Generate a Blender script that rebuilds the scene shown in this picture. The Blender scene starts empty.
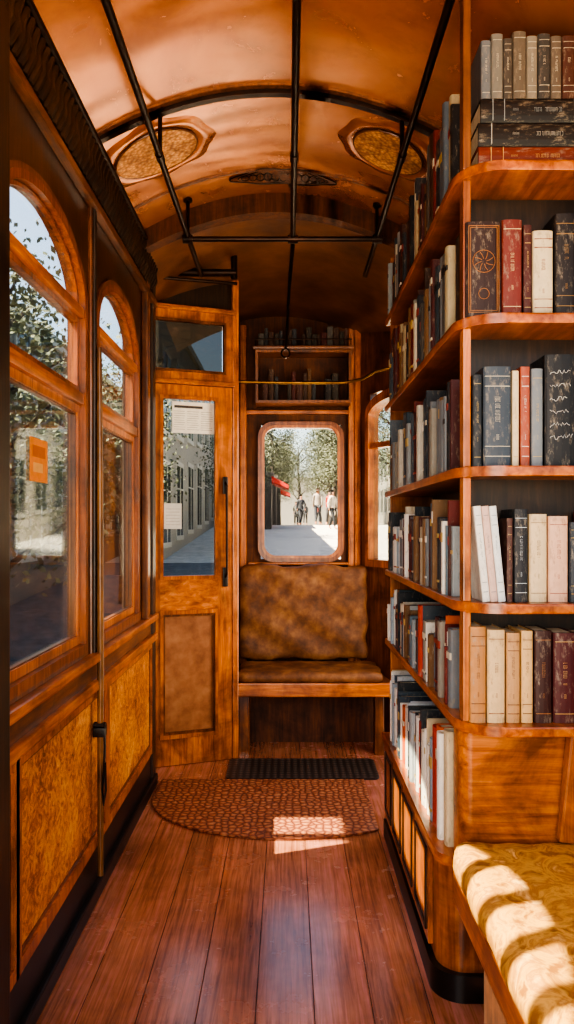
import bpy, bmesh, math, random
from mathutils import Vector, Matrix
R = random.Random(7)
scene = bpy.context.scene
COL = scene.collection

# ------------------------------------------------------------------ colour / material helpers
def lin(h):
    h = h.lstrip('#')
    v = [int(h[i:i+2], 16)/255 for i in (0, 2, 4)]
    return tuple(c/12.92 if c <= .04045 else ((c+.055)/1.055)**2.4 for c in v)+(1,)

def newmat(name):
    m = bpy.data.materials.new(name); m.use_nodes = True
    nt = m.node_tree
    b = nt.nodes['Principled BSDF']
    return m, nt, b

def coords(nt, scale=(1, 1, 1), rot=(0, 0, 0), kind='Object'):
    tc = nt.nodes.new('ShaderNodeTexCoord'); mp = nt.nodes.new('ShaderNodeMapping')
    mp.inputs['Scale'].default_value = scale; mp.inputs['Rotation'].default_value = rot
    nt.links.new(tc.outputs[kind], mp.inputs['Vector'])
    return mp.outputs['Vector']

def ramp(nt, fac, stops):
    r = nt.nodes.new('ShaderNodeValToRGB')
    el = r.color_ramp.elements
    while len(el) < len(stops): el.new(.5)
    for e, (p, c) in zip(el, stops):
        e.position = p; e.color = lin(c)
    nt.links.new(fac, r.inputs['Fac'])
    return r.outputs['Color']

def noise(nt, vec, scale, detail=4, rough=.55, dist=0):
    n = nt.nodes.new('ShaderNodeTexNoise')
    n.inputs['Scale'].default_value = scale; n.inputs['Detail'].default_value = detail
    n.inputs['Roughness'].default_value = rough; n.inputs['Distortion'].default_value = dist
    nt.links.new(vec, n.inputs['Vector'])
    return n.outputs['Fac']

def bump(nt, b, h, strength, dist=.01):
    bp = nt.nodes.new('ShaderNodeBump'); bp.inputs['Strength'].default_value = strength
    bp.inputs['Distance'].default_value = dist
    nt.links.new(h, bp.inputs['Height']); nt.links.new(bp.outputs['Normal'], b.inputs['Normal'])

def wood(name, dark, mid, light, scale=(24, 24, 1.8), rough=.34, coat=.3, bs=.12, dist=.6):
    m, nt, b = newmat(name)
    v = coords(nt, scale)
    f = noise(nt, v, 2.2, 8, .66, dist)
    c = ramp(nt, f, [(.28, dark), (.5, mid), (.74, light)])
    v2 = coords(nt, (1, 1, 1)); g = noise(nt, v2, 4.5, 6, .65, .4)
    gr = ramp(nt, g, [(.35, '84786c'), (.55, 'ffffff')])
    mx = nt.nodes.new('ShaderNodeMixRGB'); mx.blend_type = 'MULTIPLY'; mx.inputs['Fac'].default_value = .85
    nt.links.new(c, mx.inputs['Color1']); nt.links.new(gr, mx.inputs['Color2'])
    nt.links.new(mx.outputs[0], b.inputs['Base Color'])
    b.inputs['Roughness'].default_value = rough
    b.inputs['Coat Weight'].default_value = coat; b.inputs['Coat Roughness'].default_value = .18
    bump(nt, b, f, bs, .004)
    return m

def noisy(name, stops, nscale=8, scale=(1, 1, 1), rough=.6, metal=0, bs=.2, bd=.004, detail=5, dist=0, sheen=0, coat=0):
    m, nt, b = newmat(name)
    v = coords(nt, scale)
    f = noise(nt, v, nscale, detail, .6, dist)
    nt.links.new(ramp(nt, f, stops), b.inputs['Base Color'])
    b.inputs['Roughness'].default_value = rough; b.inputs['Metallic'].default_value = metal
    b.inputs['Sheen Weight'].default_value = sheen; b.inputs['Coat Weight'].default_value = coat
    if bs: bump(nt, b, f, bs, bd)
    return m

OD, OM, OL = '7c3c14', 'ba6828', 'de9044'
W_or = wood('varnished_orange_wood', OD, OM, OL)
W_or_h = wood('varnished_orange_wood_horizontal', OD, OM, OL, scale=(24, 1.8, 24))
W_or_x = wood('varnished_orange_wood_cross', OD, OM, OL, scale=(1.8, 24, 24))
W_win = wood('worn_window_wood', '542810', '8c4a1e', 'bc6e2c')
W_md = wood('brown_wood', '4a2610', '784420', '9a5e2c')
W_md_h = wood('brown_wood_horizontal', '442410', '724222', '945c2c', scale=(24, 1.8, 24))
W_wl = wood('dark_panelled_wood', '24140b', '3e2211', '5c3518')
W_kick = wood('matt_warm_brown_wood', '3a1e0e', '5c3218', '7a4624', rough=.7, coat=0)
W_dk = wood('dark_brown_wood', '1c120b', '302012', '4c301a', rough=.45, coat=.15)
W_shelf = wood('shelf_wood', '7a3818', 'b05c24', 'd48238', scale=(20, 1.8, 20), rough=.3)
W_pale = wood('brown_pole_wood', '4c2e14', '7f5428', 'a87640')
BLACK = noisy('black_enamel', [(.3, '0b0a0a'), (.7, '191615')], rough=.35, bs=.05)
METAL = noisy('dark_bronze_metal', [(.3, '1c120d'), (.7, '3a261a')], rough=.3, metal=.7, bs=.05, nscale=20)
BRASS = noisy('aged_brass', [(.3, '6a4a22'), (.7, 'a8803e')], rough=.3, metal=1, bs=.05, nscale=20)

def burl():
    m, nt, b = newmat('burl_veneer_panel')
    v = coords(nt, (1, 1, 1))
    f = noise(nt, v, 26, 9, .75, 1.6)
    f2 = noise(nt, v, 4, 4, .6, .6)
    ad = nt.nodes.new('ShaderNodeMath'); ad.operation = 'MULTIPLY_ADD'; ad.inputs[1].default_value = .5
    nt.links.new(f2, ad.inputs[0]); nt.links.new(f, ad.inputs[2])
    c = ramp(nt, ad.outputs[0], [(.56, '6a3410'), (.7, 'b06422'), (.8, 'dc8e3a'), (.95, 'f0b462')])
    nt.links.new(c, b.inputs['Base Color']); b.inputs['Roughness'].default_value = .38
    b.inputs['Coat Weight'].default_value = .3
    bump(nt, b, f, .4, .004)
    return m
BURL = burl()
PANELBR = noisy('smooth_tan_leather', [(.3, '7a4a28'), (.5, '95603a'), (.7, 'a8744a')], nscale=12, rough=.45, bs=.15)

def ceilmat():
    m, nt, b = newmat('copper_varnished_ceiling')
    v = coords(nt, (1, 1, 1))
    f = noise(nt, v, 1.8, 5, .6, .5)
    c1 = ramp(nt, f, [(.3, 'a2582a'), (.5, 'be733c'), (.75, 'd68e54')])
    f2 = noise(nt, v, 7, 7, .68, .4); c2 = ramp(nt, f2, [(.34, '8c7868'), (.52, 'ffffff')])
    mx = nt.nodes.new('ShaderNodeMixRGB'); mx.blend_type = 'MULTIPLY'; mx.inputs['Fac'].default_value = .3
    nt.links.new(c1, mx.inputs['Color1']); nt.links.new(c2, mx.inputs['Color2'])
    nt.links.new(mx.outputs[0], b.inputs['Base Color'])
    rr = nt.nodes.new('ShaderNodeMapRange'); rr.inputs['To Min'].default_value = .32; rr.inputs['To Max'].default_value = .2
    nt.links.new(f2, rr.inputs['Value']); nt.links.new(rr.outputs[0], b.inputs['Roughness'])
    b.inputs['Metallic'].default_value = .55
    b.inputs['Coat Weight'].default_value = .4; b.inputs['Coat Roughness'].default_value = .14
    v2 = coords(nt, (1.0, 2.4, 1)); fb = noise(nt, v2, 1.3, 2, .4, .2)
    bump(nt, b, fb, .55, .05)
    return m
CEIL = ceilmat()
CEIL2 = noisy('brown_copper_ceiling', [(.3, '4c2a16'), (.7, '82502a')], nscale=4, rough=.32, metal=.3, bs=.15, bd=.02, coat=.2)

def floormat(w, x0):
    m, nt, b = newmat('red_brown_floorboards')
    sp = nt.nodes.new('ShaderNodeSeparateXYZ')
    geo = nt.nodes.new('ShaderNodeNewGeometry')
    nt.links.new(geo.outputs['Position'], sp.inputs[0])
    a = nt.nodes.new('ShaderNodeMath'); a.operation = 'SUBTRACT'; a.inputs[1].default_value = x0
    nt.links.new(sp.outputs['X'], a.inputs[0])
    d = nt.nodes.new('ShaderNodeMath'); d.operation = 'DIVIDE'; d.inputs[1].default_value = w
    nt.links.new(a.outputs[0], d.inputs[0])
    fl = nt.nodes.new('ShaderNodeMath'); fl.operation = 'FLOOR'; nt.links.new(d.outputs[0], fl.inputs[0])
    wn = nt.nodes.new('ShaderNodeTexWhiteNoise'); wn.noise_dimensions = '1D'
    nt.links.new(fl.outputs[0], wn.inputs['W'])
    mp = nt.nodes.new('ShaderNodeMapping'); mp.inputs['Scale'].default_value = (42, 1.6, 1)
    off = nt.nodes.new('ShaderNodeVectorMath'); off.operation = 'ADD'
    nt.links.new(geo.outputs['Position'], off.inputs[0])
    nt.links.new(wn.outputs['Color'], off.inputs[1])
    nt.links.new(off.outputs[0], mp.inputs['Vector'])
    f = noise(nt, mp.outputs['Vector'], 2.2, 9, .68, .6)
    ad = nt.nodes.new('ShaderNodeMath'); ad.operation = 'MULTIPLY_ADD'
    nt.links.new(wn.outputs['Value'], ad.inputs[0]); ad.inputs[1].default_value = .14
    nt.links.new(f, ad.inputs[2])
    c0 = ramp(nt, ad.outputs[0], [(.35, '7e4a36'), (.56, 'b47656'), (.8, 'd88a80')])
    g = noise(nt, geo.outputs['Position'], 2.6, 5, .6, .3); gr = ramp(nt, g, [(.35, 'a09488'), (.6, 'ffffff')])
    mx = nt.nodes.new('ShaderNodeMixRGB'); mx.blend_type = 'MULTIPLY'; mx.inputs['Fac'].default_value = .7
    nt.links.new(c0, mx.inputs['Color1']); nt.links.new(gr, mx.inputs['Color2'])
    nt.links.new(mx.outputs[0], b.inputs['Base Color'])
    f3 = noise(nt, geo.outputs['Position'], 5, 6, .65)
    rr = nt.nodes.new('ShaderNodeMapRange'); rr.inputs['To Min'].default_value = .15; rr.inputs['To Max'].default_value = .36
    nt.links.new(f3, rr.inputs['Value']); nt.links.new(rr.outputs[0], b.inputs['Roughness'])
    b.inputs['Coat Weight'].default_value = .6; b.inputs['Coat Roughness'].default_value = .15
    bump(nt, b, f, .10, .004)
    return m
FLOOR = floormat(.147, .066)

def rugmat():
    m, nt, b = newmat('scale_pattern_rug')
    v = coords(nt, (1, 1, 1))
    vo = nt.nodes.new('ShaderNodeTexVoronoi'); vo.feature = 'DISTANCE_TO_EDGE'; vo.inputs['Scale'].default_value = 34
    vo.inputs['Randomness'].default_value = .7
    nt.links.new(v, vo.inputs['Vector'])
    c = ramp(nt, vo.outputs['Distance'], [(.03, '643626'), (.14, '94583c'), (.4, 'b87e58')])
    nt.links.new(c, b.inputs['Base Color']); b.inputs['Roughness'].default_value = .5
    bump(nt, b, vo.outputs['Distance'], .5, .01)
    return m
RUG = rugmat()
def matmat():
    m, nt, b = newmat('dark_ribbed_rubber')
    v = coords(nt, (1, 1, 1))
    ck = nt.nodes.new('ShaderNodeTexVoronoi'); ck.inputs['Scale'].default_value = 30; ck.inputs['Randomness'].default_value = 0
    nt.links.new(v, ck.inputs['Vector'])
    nt.links.new(ramp(nt, ck.outputs['Distance'], [(.2, '5c5048'), (.5, '2a221e')]), b.inputs['Base Color'])
    b.inputs['Roughness'].default_value = .5
    return m
RUBBER = matmat()

def velvet(name, stops, ns=9, dist=1.5):
    return noisy(name, stops, nscale=ns, rough=.62, bs=.35, bd=.01, detail=9, dist=dist)
VEL = velvet('worn_brown_leather_velvet', [(.3, '4c2c1a'), (.5, '744a2a'), (.72, '9c6c40')], 12, 0)
VEL2 = velvet('patterned_gold_upholstery', [(.38, '8e5c24'), (.48, 'c89646'), (.56, 'a26e30'), (.68, 'dcb068')], 15, 1.0)

def rattan():
    m, nt, b = newmat('golden_pressed_rattan')
    v = coords(nt, (1, 1, 1))
    vo = nt.nodes.new('ShaderNodeTexVoronoi'); vo.inputs['Scale'].default_value = 80; nt.links.new(v, vo.inputs['Vector'])
    c1 = ramp(nt, vo.outputs['Distance'], [(.1, 'f4c07a'), (.5, 'd8924a'), (.8, 'a8682e')])
    g = noise(nt, v, 9, 6, .7, .6); c2 = ramp(nt, g, [(.4, '8c6c50'), (.55, 'ffffff')])
    mx = nt.nodes.new('ShaderNodeMixRGB'); mx.blend_type = 'MULTIPLY'; mx.inputs['Fac'].default_value = .6
    nt.links.new(c1, mx.inputs['Color1']); nt.links.new(c2, mx.inputs['Color2'])
    nt.links.new(mx.outputs[0], b.inputs['Base Color'])
    b.inputs['Roughness'].default_value = .45
    bump(nt, b, vo.outputs['Distance'], .5, .004)
    return m
RATTAN = rattan()

def glassmat(name, tint=(.94, .96, .95, 1), refl=.12):
    m = bpy.data.materials.new(name); m.use_nodes = True; nt = m.node_tree
    nt.nodes.clear()
    out = nt.nodes.new('ShaderNodeOutputMaterial'); mix = nt.nodes.new('ShaderNodeMixShader')
    tr = nt.nodes.new('ShaderNodeBsdfTransparent'); gl = nt.nodes.new('ShaderNodeBsdfGlossy')
    tr.inputs['Color'].default_value = tint; gl.inputs['Roughness'].default_value = .03
    fr = nt.nodes.new('ShaderNodeLayerWeight'); fr.inputs['Blend'].default_value = .35
    mm = nt.nodes.new('ShaderNodeMath'); mm.operation = 'MULTIPLY'; mm.inputs[1].default_value = refl*3
    nt.links.new(fr.outputs['Fresnel'], mm.inputs[0])
    nt.links.new(mm.outputs[0], mix.inputs[0]); nt.links.new(tr.outputs[0], mix.inputs[1]); nt.links.new(gl.outputs[0], mix.inputs[2])
    nt.links.new(mix.outputs[0], out.inputs['Surface'])
    return m
GLASS = glassmat('window_glass', (.86, .9, .9, 1), refl=.12)
GLASS_C = glassmat('clear_glass', (.97, .97, .97, 1), .015)
GLASS_D = glassmat('smoked_glass', (.28, .28, .27, 1), .22)
GLASS_M = glassmat('dusty_glass', (.85, .87, .86, 1), .10)

_pc = {}
def plain(hexc, rough=.6, metal=0, worn=False):
    k = (hexc, rough, metal, worn)
    if k not in _pc:
        h = lin(hexc)
        m, nt, b = newmat(('worn_' if worn else 'tone_')+hexc)
        v = coords(nt, (1, 1, 1)); f = noise(nt, v, 35, 4, .6)
        mx = nt.nodes.new('ShaderNodeMixRGB'); mx.inputs['Color1'].default_value = tuple(c*.72 for c in h[:3])+(1,)
        mx.inputs['Color2'].default_value = tuple(min(1, c*1.2) for c in h[:3])+(1,)
        nt.links.new(f, mx.inputs['Fac'])
        col = mx.outputs[0]
        if worn:
            v3 = coords(nt, (1, 1, .35)); f3 = noise(nt, v3, 90, 6, .75)
            rm = nt.nodes.new('ShaderNodeValToRGB'); rm.color_ramp.elements[0].position = .54; rm.color_ramp.elements[1].position = .70
            nt.links.new(f3, rm.inputs['Fac'])
            m2 = nt.nodes.new('ShaderNodeMixRGB'); l_ = (h[0]+h[1]+h[2])/3
            m2.inputs['Color2'].default_value = (.30, .24, .17, 1) if l_ < .25 else (h[0]*.45, h[1]*.38, h[2]*.3, 1)
            ms = nt.nodes.new('ShaderNodeMath'); ms.operation = 'MULTIPLY'; ms.inputs[1].default_value = .7
            nt.links.new(rm.outputs['Color'], ms.inputs[0]); nt.links.new(ms.outputs[0], m2.inputs['Fac'])
            nt.links.new(col, m2.inputs['Color1']); col = m2.outputs[0]
        nt.links.new(col, b.inputs['Base Color'])
        b.inputs['Roughness'].default_value = rough; b.inputs['Metallic'].default_value = metal
        _pc[k] = m
    return _pc[k]

# ------------------------------------------------------------------ mesh builder
WL = {}
class MB:
    def __init__(s, xf=None):
        s.bm = bmesh.new(); s.mats = []; s.xf = xf
    def mi(s, m):
        if m not in s.mats: s.mats.append(m)
        return s.mats.index(m)
    def box(s, x0, x1, y0, y1, z0, z1, mat, bev=0, seg=2):
        vs = [s.bm.verts.new((x, y, z)) for x in (x0, x1) for y in (y0, y1) for z in (z0, z1)]
        F = [(0, 1, 3, 2), (4, 6, 7, 5), (0, 4, 5, 1), (2, 3, 7, 6), (0, 2, 6, 4), (1, 5, 7, 3)]
        i = s.mi(mat); fs = []
        for f in F:
            fc = s.bm.faces.new([vs[k] for k in f]); fc.material_index = i; fs.append(fc)
        if bev:
            es = {e for f in fs for e in f.edges}
            r = bmesh.ops.bevel(s.bm, geom=list(es), offset=bev, segments=seg, affect='EDGES', profile=.6)
            for f in r['faces']: f.material_index = i
        return s
    def prism(s, pts, f0, f1, mat, bev=0):
        i = s.mi(mat)
        a = [s.bm.verts.new(f0(*p)) for p in pts]; b = [s.bm.verts.new(f1(*p)) for p in pts]
        n = len(pts); fs = []
        fs.append(s.bm.faces.new(a)); fs.append(s.bm.faces.new(b[::-1]))
        for k in range(n): fs.append(s.bm.faces.new((a[k], b[k], b[(k+1) % n], a[(k+1) % n])))
        for f in fs: f.material_index = i
        if bev:
            es = set(fs[0].edges) | set(fs[1].edges)
            r = bmesh.ops.bevel(s.bm, geom=list(es), offset=bev, segments=2, affect='EDGES', profile=.6)
            for f in r['faces']: f.material_index = i
        return s
    def ring(s, outer, inner, f, w0, w1, mat, bevel_in=0):
        i = s.mi(mat); n = len(outer)
        A = [s.bm.verts.new(f(u, v, w0)) for u, v in outer]; B = [s.bm.verts.new(f(u, v, w1)) for u, v in outer]
        C = [s.bm.verts.new(f(u, v, w0)) for u, v in inner]; D = [s.bm.verts.new(f(u, v, w1)) for u, v in inner]
        for k in range(n):
            j = (k+1) % n
            for q in ((A[k], A[j], C[j], C[k]), (B[k], D[k], D[j], B[j]), (A[k], B[k], B[j], A[j]), (C[k], C[j], D[j], D[k])):
                s.bm.faces.new(q).material_index = i
        return s
    def tube(s, pts, r, mat, seg=10, cap=True):
        i = s.mi(mat); pts = [Vector(p) for p in pts]
        rr = r if isinstance(r, (list, tuple)) else [r]*len(pts)
        rings = []
        up = None
        for k, p in enumerate(pts):
            t = (pts[min(k+1, len(pts)-1)]-pts[max(k-1, 0)]).normalized()
            if up is None:
                up = Vector((0, 0, 1)) if abs(t.z) < .9 else Vector((1, 0, 0))
            a = t.cross(up).normalized(); b = a.cross(t).normalized(); up = b
            rings.append([s.bm.verts.new(p+a*rr[k]*math.cos(2*math.pi*q/seg)+b*rr[k]*math.sin(2*math.pi*q/seg)) for q in range(seg)])
        for k in range(len(rings)-1):
            for q in range(seg):
                s.bm.faces.new((rings[k][q], rings[k][(q+1) % seg], rings[k+1][(q+1) % seg], rings[k+1][q])).material_index = i
        if cap:
            s.bm.faces.new(rings[0][::-1]).material_index = i; s.bm.faces.new(rings[-1]).material_index = i
        return s
    def quad(s, pts, mat):
        s.bm.faces.new([s.bm.verts.new(p) for p in pts]).material_index = s.mi(mat); return s
    def done(s, name, parent=None, smooth=False, origin=None, label=None, cat=None, kind=None, group=None):
        if s.xf is not None: bmesh.ops.transform(s.bm, matrix=s.xf, verts=s.bm.verts)
        bmesh.ops.recalc_face_normals(s.bm, faces=s.bm.faces)
        vs = [v.co for v in s.bm.verts]
        if origin is None:
            origin = Vector(((min(v.x for v in vs)+max(v.x for v in vs))/2, (min(v.y for v in vs)+max(v.y for v in vs))/2, min(v.z for v in vs)))
        origin = Vector(origin)
        bmesh.ops.translate(s.bm, vec=-origin, verts=s.bm.verts)
        me = bpy.data.meshes.new(name); s.bm.to_mesh(me); s.bm.free()
        for m in s.mats: me.materials.append(m)
        if smooth:
            for p in me.polygons: p.use_smooth = True
            me.set_sharp_from_angle(angle=math.radians(38))
        ob = bpy.data.objects.new(name, me); COL.objects.link(ob)
        WL[ob] = origin
        ob.location = origin
        if parent is not None:
            ob.parent = parent; ob.location = origin-WL[parent]
        tag(ob, label, cat, kind, group)
        return ob
def tag(ob, label=None, cat=None, kind=None, group=None):
    if label: ob['label'] = label
    if cat: ob['category'] = cat
    if kind: ob['kind'] = kind
    if group: ob['group'] = group
def root(name, loc, label, cat, kind=None, group=None):
    e = bpy.data.objects.new(name, None); e.empty_display_size = .1; COL.objects.link(e)
    e.location = loc; WL[e] = Vector(loc); tag(e, label, cat, kind, group); return e

XY = lambda z: (lambda x, y: (x, y, z))
# ------------------------------------------------------------------ room constants
XL = -.645; XR = .82; YE = 4.40
CX = -.05; CK = .5; CZ = 2.62
def cz(x, drop=0): return CZ-drop-CK*(x-CX)**2

# floor
m = MB(); m.box(XL-.1, XR+.05, .1, 4.7, -.06, -.014, BLACK)
x = .066-.147*6
while x < XR:
    a, b_ = max(x+.0008, XL-.08), min(x+.1462, XR+.04)
    if b_ > a: m.box(a, b_, .1, 4.7, -.014, 0, FLOOR, .001, 1)
    x += .147
m.done('floor', label='red-brown varnished floorboards running along the carriage', cat='floor', kind='structure', origin=(0, 0, -.06))

def vault(name, y0, y1, drop, mat, lab, endcurve=0):
    m = MB(); i = m.mi(mat); n = 28; rows = []
    ys = [y0+(y1-y0)*k/10 for k in range(11)]
    for y in ys:
        extra = drop
        if endcurve:
            t = (y-y0)/(y1-y0); extra += endcurve*t*t
        rows.append([m.bm.verts.new((XL-.02+(XR+.04-XL)*k/n, y, cz(XL-.02+(XR+.04-XL)*k/n, extra))) for k in range(n+1)])
    rows2 = [[m.bm.verts.new(v.co+Vector((0, 0, .03))) for v in r] for r in rows]
    for k in range(10):
        for q in range(n):
            m.bm.faces.new((rows[k][q], rows[k][q+1], rows[k+1][q+1], rows[k+1][q])).material_index = i
            m.bm.faces.new((rows2[k][q], rows2[k+1][q], rows2[k+1][q+1], rows2[k][q+1])).material_index = i
    return m.done(name, smooth=True, label=lab, cat='ceiling', kind='structure')
vault('ceiling', .1, 3.18, 0, CEIL, 'curved glossy copper-brown varnished ceiling')
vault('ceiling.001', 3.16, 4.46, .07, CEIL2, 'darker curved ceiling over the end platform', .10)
def rib(name, y0, y1, h, drop, mat, lab):
    m = MB(); n = 28
    xs = [XL+(XR-XL)*k/n for k in range(n+1)]
    up = [(x, cz(x)+.005) for x in xs]; lo = [(x, cz(x)-h) for x in xs]
    for k in range(n):
        m.prism([up[k], up[k+1], lo[k+1], lo[k]], lambda a, b: (a, y0, b), lambda a, b: (a, y1, b), mat)
    bmesh.ops.remove_doubles(m.bm, verts=m.bm.verts, dist=.0002)
    return m.done(name, smooth=True, label=lab, cat='trim', kind='structure')
rib('trim_1', 2.36, 2.385, .022, 0, METAL, 'dark bronze curved roof rib')
rib('trim_2', 2.34, 2.405, .008, 0, W_md, 'thin brown moulding behind the roof rib')
rib('trim_3', 3.12, 3.19, .08, 0, W_kick, 'dark arched beam dividing the ceiling')
rib('trim_4', 1.2, 1.22, .006, 0, CEIL2, 'curved roof moulding')
rib('trim_5', 2.90, 2.912, .008, 0, W_md, 'thin curved roof moulding')

# ------------------------------------------------------------------ left wall
ZS, ZSP, ZT = .84, 1.90, 2.27
wins = [(.60, 1.42), (1.62, 2.33), (2.49, 3.15)]
AR = [.30, .19, .19]  # first arch made taller, out of view, to let more sun reach the seat
m = MB()
x0, x1 = XL-.05, XL
m.box(x0, x1, .1, 3.50, 0, ZS, W_md)
m.box(x0, x1, .1, 3.50, ZT, 2.50, W_dk)
edges = [.1]+[v for w in wins for v in w]+[3.50]
for k in range(0, len(edges), 2):
    m.box(x0, x1, edges[k], edges[k+1], ZS, ZT, W_wl)
for (a, b_), ARCH in zip(wins, AR):
    n = 20
    for k in range(n):
        t0, t1 = math.pi*(1-k/n), math.pi*(1-(k+1)/n)
        c = (a+b_)/2; r = (b_-a)/2
        p0 = (c+r*math.cos(t0), ZSP+ARCH*math.sin(t0)); p1 = (c+r*math.cos(t1), ZSP+ARCH*math.sin(t1))
        m.prism([p0, p1, (p1[0], ZT), (p0[0], ZT)], lambda u, v: (x0, u, v), lambda u, v: (x1, u, v), W_wl)
m.done('wall_left', label='brown wood-panelled side wall with arched window openings', cat='wall', kind='structure')

fL = lambda u, v, w: (w, u, v)
def archpath(a, b_, z0, zs, h, n=16):
    p = [(a, z0), (b_, z0), (b_, zs)]
    c = (a+b_)/2; r = (b_-a)/2
    for k in range(1, n): 
        t = math.pi*k/n; p.append((c+r*math.cos(t), zs+h*math.sin(t)))
    p.append((a, zs)); return p
def rect(a, b_, z0, z1): return [(a, z0), (b_, z0), (b_, z1), (a, z1)]
for k, (a, b_) in enumerate(wins):
    ARCH = AR[k]
    m = MB()
    m.ring(archpath(a-.018, b_+.018, ZS-.022, ZSP, ARCH+.018), archpath(a+.006, b_-.006, ZS+.006, ZSP, ARCH-.006), fL, XL-.045, XL+.010, W_win)
    m.ring(archpath(a-.034, b_+.034, ZS-.034, ZSP, ARCH+.034), archpath(a-.016, b_+.016, ZS-.020, ZSP, ARCH+.016), fL, XL-.002, XL+.008, W_md)
    m.box(XL-.045, XL+.006, a+.006, b_-.006, 1.595, 1.632, W_or_h, .005)
    m.box(XL-.045, XL+.006, a+.006, b_-.006, 1.868, 1.898, W_or_h, .005)
    w = m.done('window_%d' % (k+1), smooth=True, label='arched varnished wooden carriage window with three panes', cat='window', kind='structure')
    m = MB(); m.ring(rect(a+.007, b_-.007, ZS+.007, 1.594), rect(a+.030, b_-.030, ZS+.034, 1.570), fL, XL-.035, XL-.008, W_or)
    m.ring(rect(a+.029, b_-.029, ZS+.033, 1.571), rect(a+.035, b_-.035, ZS+.038, 1.565), fL, XL-.03, XL-.014, W_md)
    m.done('lower_sash', w)
    m = MB(); m.ring(rect(a+.007, b_-.007, 1.633, 1.867), rect(a+.028, b_-.028, 1.652, 1.852), fL, XL-.035, XL-.010, W_win)
    m.done('upper_sash', w)
    m = MB(); m.ring(archpath(a+.007, b_-.007, 1.899, 1.900, ARCH-.010), archpath(a+.028, b_-.028, 1.912, 1.913, ARCH-.033), fL, XL-.035, XL-.010, W_win)
    if k == 0:
        for yy in (.78, .93, 1.08, 1.23): m.box(XL-.035, XL-.01, yy-.022, yy+.022, 1.905, 1.90+ARCH*math.sqrt(max(0, 1-((yy-1.01)/.41)**2))-.02, W_or)  # bars added out of view to cast stripes on the side bench
    m.done('arched_sash', w)
    for nm, z0, z1 in (('glass_pane', ZS+.032, 1.572), ('glass_pane', 1.650, 1.855)):
        m = MB(); m.box(XL-.026, XL-.022, a+.028, b_-.028, z0, z1, GLASS); m.done(nm, w)
    m = MB(); m.prism(archpath(a+.025, b_-.025, 1.909, 1.910, ARCH-.030), lambda u, v: (XL-.026, u, v), lambda u, v: (XL-.022, u, v), GLASS); m.done('glass_pane', w)

m = MB()
m.box(XL-.002, XL+.035, .1, 3.50, .775, .805, W_or_h, .008)
m.done('trim_6', label='projecting varnished window sill rail', cat='trim', kind='structure')
m = MB()
m.box(XL-.002, XL+.03, .1, 3.50, .68, .715, W_or_h, .008)
m.box(XL-.002, XL+.012, .1, 3.50, .715, .775, W_md_h)
m.done('trim_7', label='orange wooden dado rail below the windows', cat='trim', kind='structure')
m = MB()
for a, b_ in ((.1, .86), (.90, 1.70), (1.74, 2.54), (2.60, 3.42)):
    m.ring(rect(a-.03, b_+.03, .165, .68), rect(a+.004, b_-.004, .20, .655), fL, XL-.002, XL+.018, W_or)
    m.ring(rect(a+.004, b_-.004, .20, .655), rect(a+.014, b_-.014, .21, .645), fL, XL-.002, XL+.010, W_md)
    m.prism(rect(a+.013, b_-.013, .209, .646), lambda u, v: (XL-.001, u, v), lambda u, v: (XL+.006, u, v), BURL)
m.done('wall_left_panel', label='burl veneer wainscot panels in orange wooden frames', cat='wall panel', kind='structure')
m = MB()
m.box(XL-.001, XL+.012, .1, 3.50, 0, .165, BLACK, .003)
m.box(XL-.001, XL+.03, .1, 3.50, 0, .05, BLACK, .006)
m.done('baseboard_left', label='black painted skirting board', cat='baseboard', kind='structure')
m = MB()
m.box(XL-.001, XL+.012, 2.385, 2.44, .80, 2.27, W_md, .004)
m.box(XL+.011, XL+.020, 2.40, 2.425, .80, 2.27, W_dk, .003)
m.done('trim_8', label='brown pilaster between two windows', cat='trim', kind='structure')
m = MB()
m.box(XL, XL+.045, 1.51, 1.605, 0.0, 2.36, W_dk, .01)
m.done('trim_9', label='dark vertical post against the side wall', cat='trim', kind='structure')
m = MB()
m.box(XL, XL+.03, 3.25, 3.31, .8, 2.36, W_md, .006)
m.box(XL-.06, XL+.02, 3.42, 3.50, 0, 2.46, W_dk, .006)
m.done('trim_10', label='brown corner post next to the door', cat='trim', kind='structure')
m = MB()
m.box(XL, XL+.03, .1, 3.5, 2.245, 2.275, W_md_h, .006)
m.box(XL, XL+.018, .1, 3.5, 2.275, 2.43, W_dk)
y = .2
while y < 3.4:
    m.tube([(XL+.022, y, 2.285), (XL+.036, y+.012, 2.33), (XL+.032, y+.022, 2.37), (XL+.045, y+.03, 2.41)], [.010, .014, .012, .008], W_dk, 6)
    y += .036
m.tube([(XL+.045, .1, 2.43), (XL+.045, 3.5, 2.43)], .011, METAL, 8)
m.done('trim_11', smooth=True, label='dark carved ribbed cornice under the roof', cat='trim', kind='structure')

# orange note on glass
m = MB()
m.box(XL-.0215, XL-.021, 1.91, 2.05, 1.335, 1.45, plain('e88a2c', .7))
m.box(XL-.021, XL-.0208, 1.93, 2.03, 1.40, 1.43, plain('c5661a', .7))
m.box(XL-.021, XL-.0208, 1.935, 2.01, 1.36, 1.385, plain('f0b060', .7))
m.done('sticker', label='small orange paper notice stuck on the window glass', cat='sticker')

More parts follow.
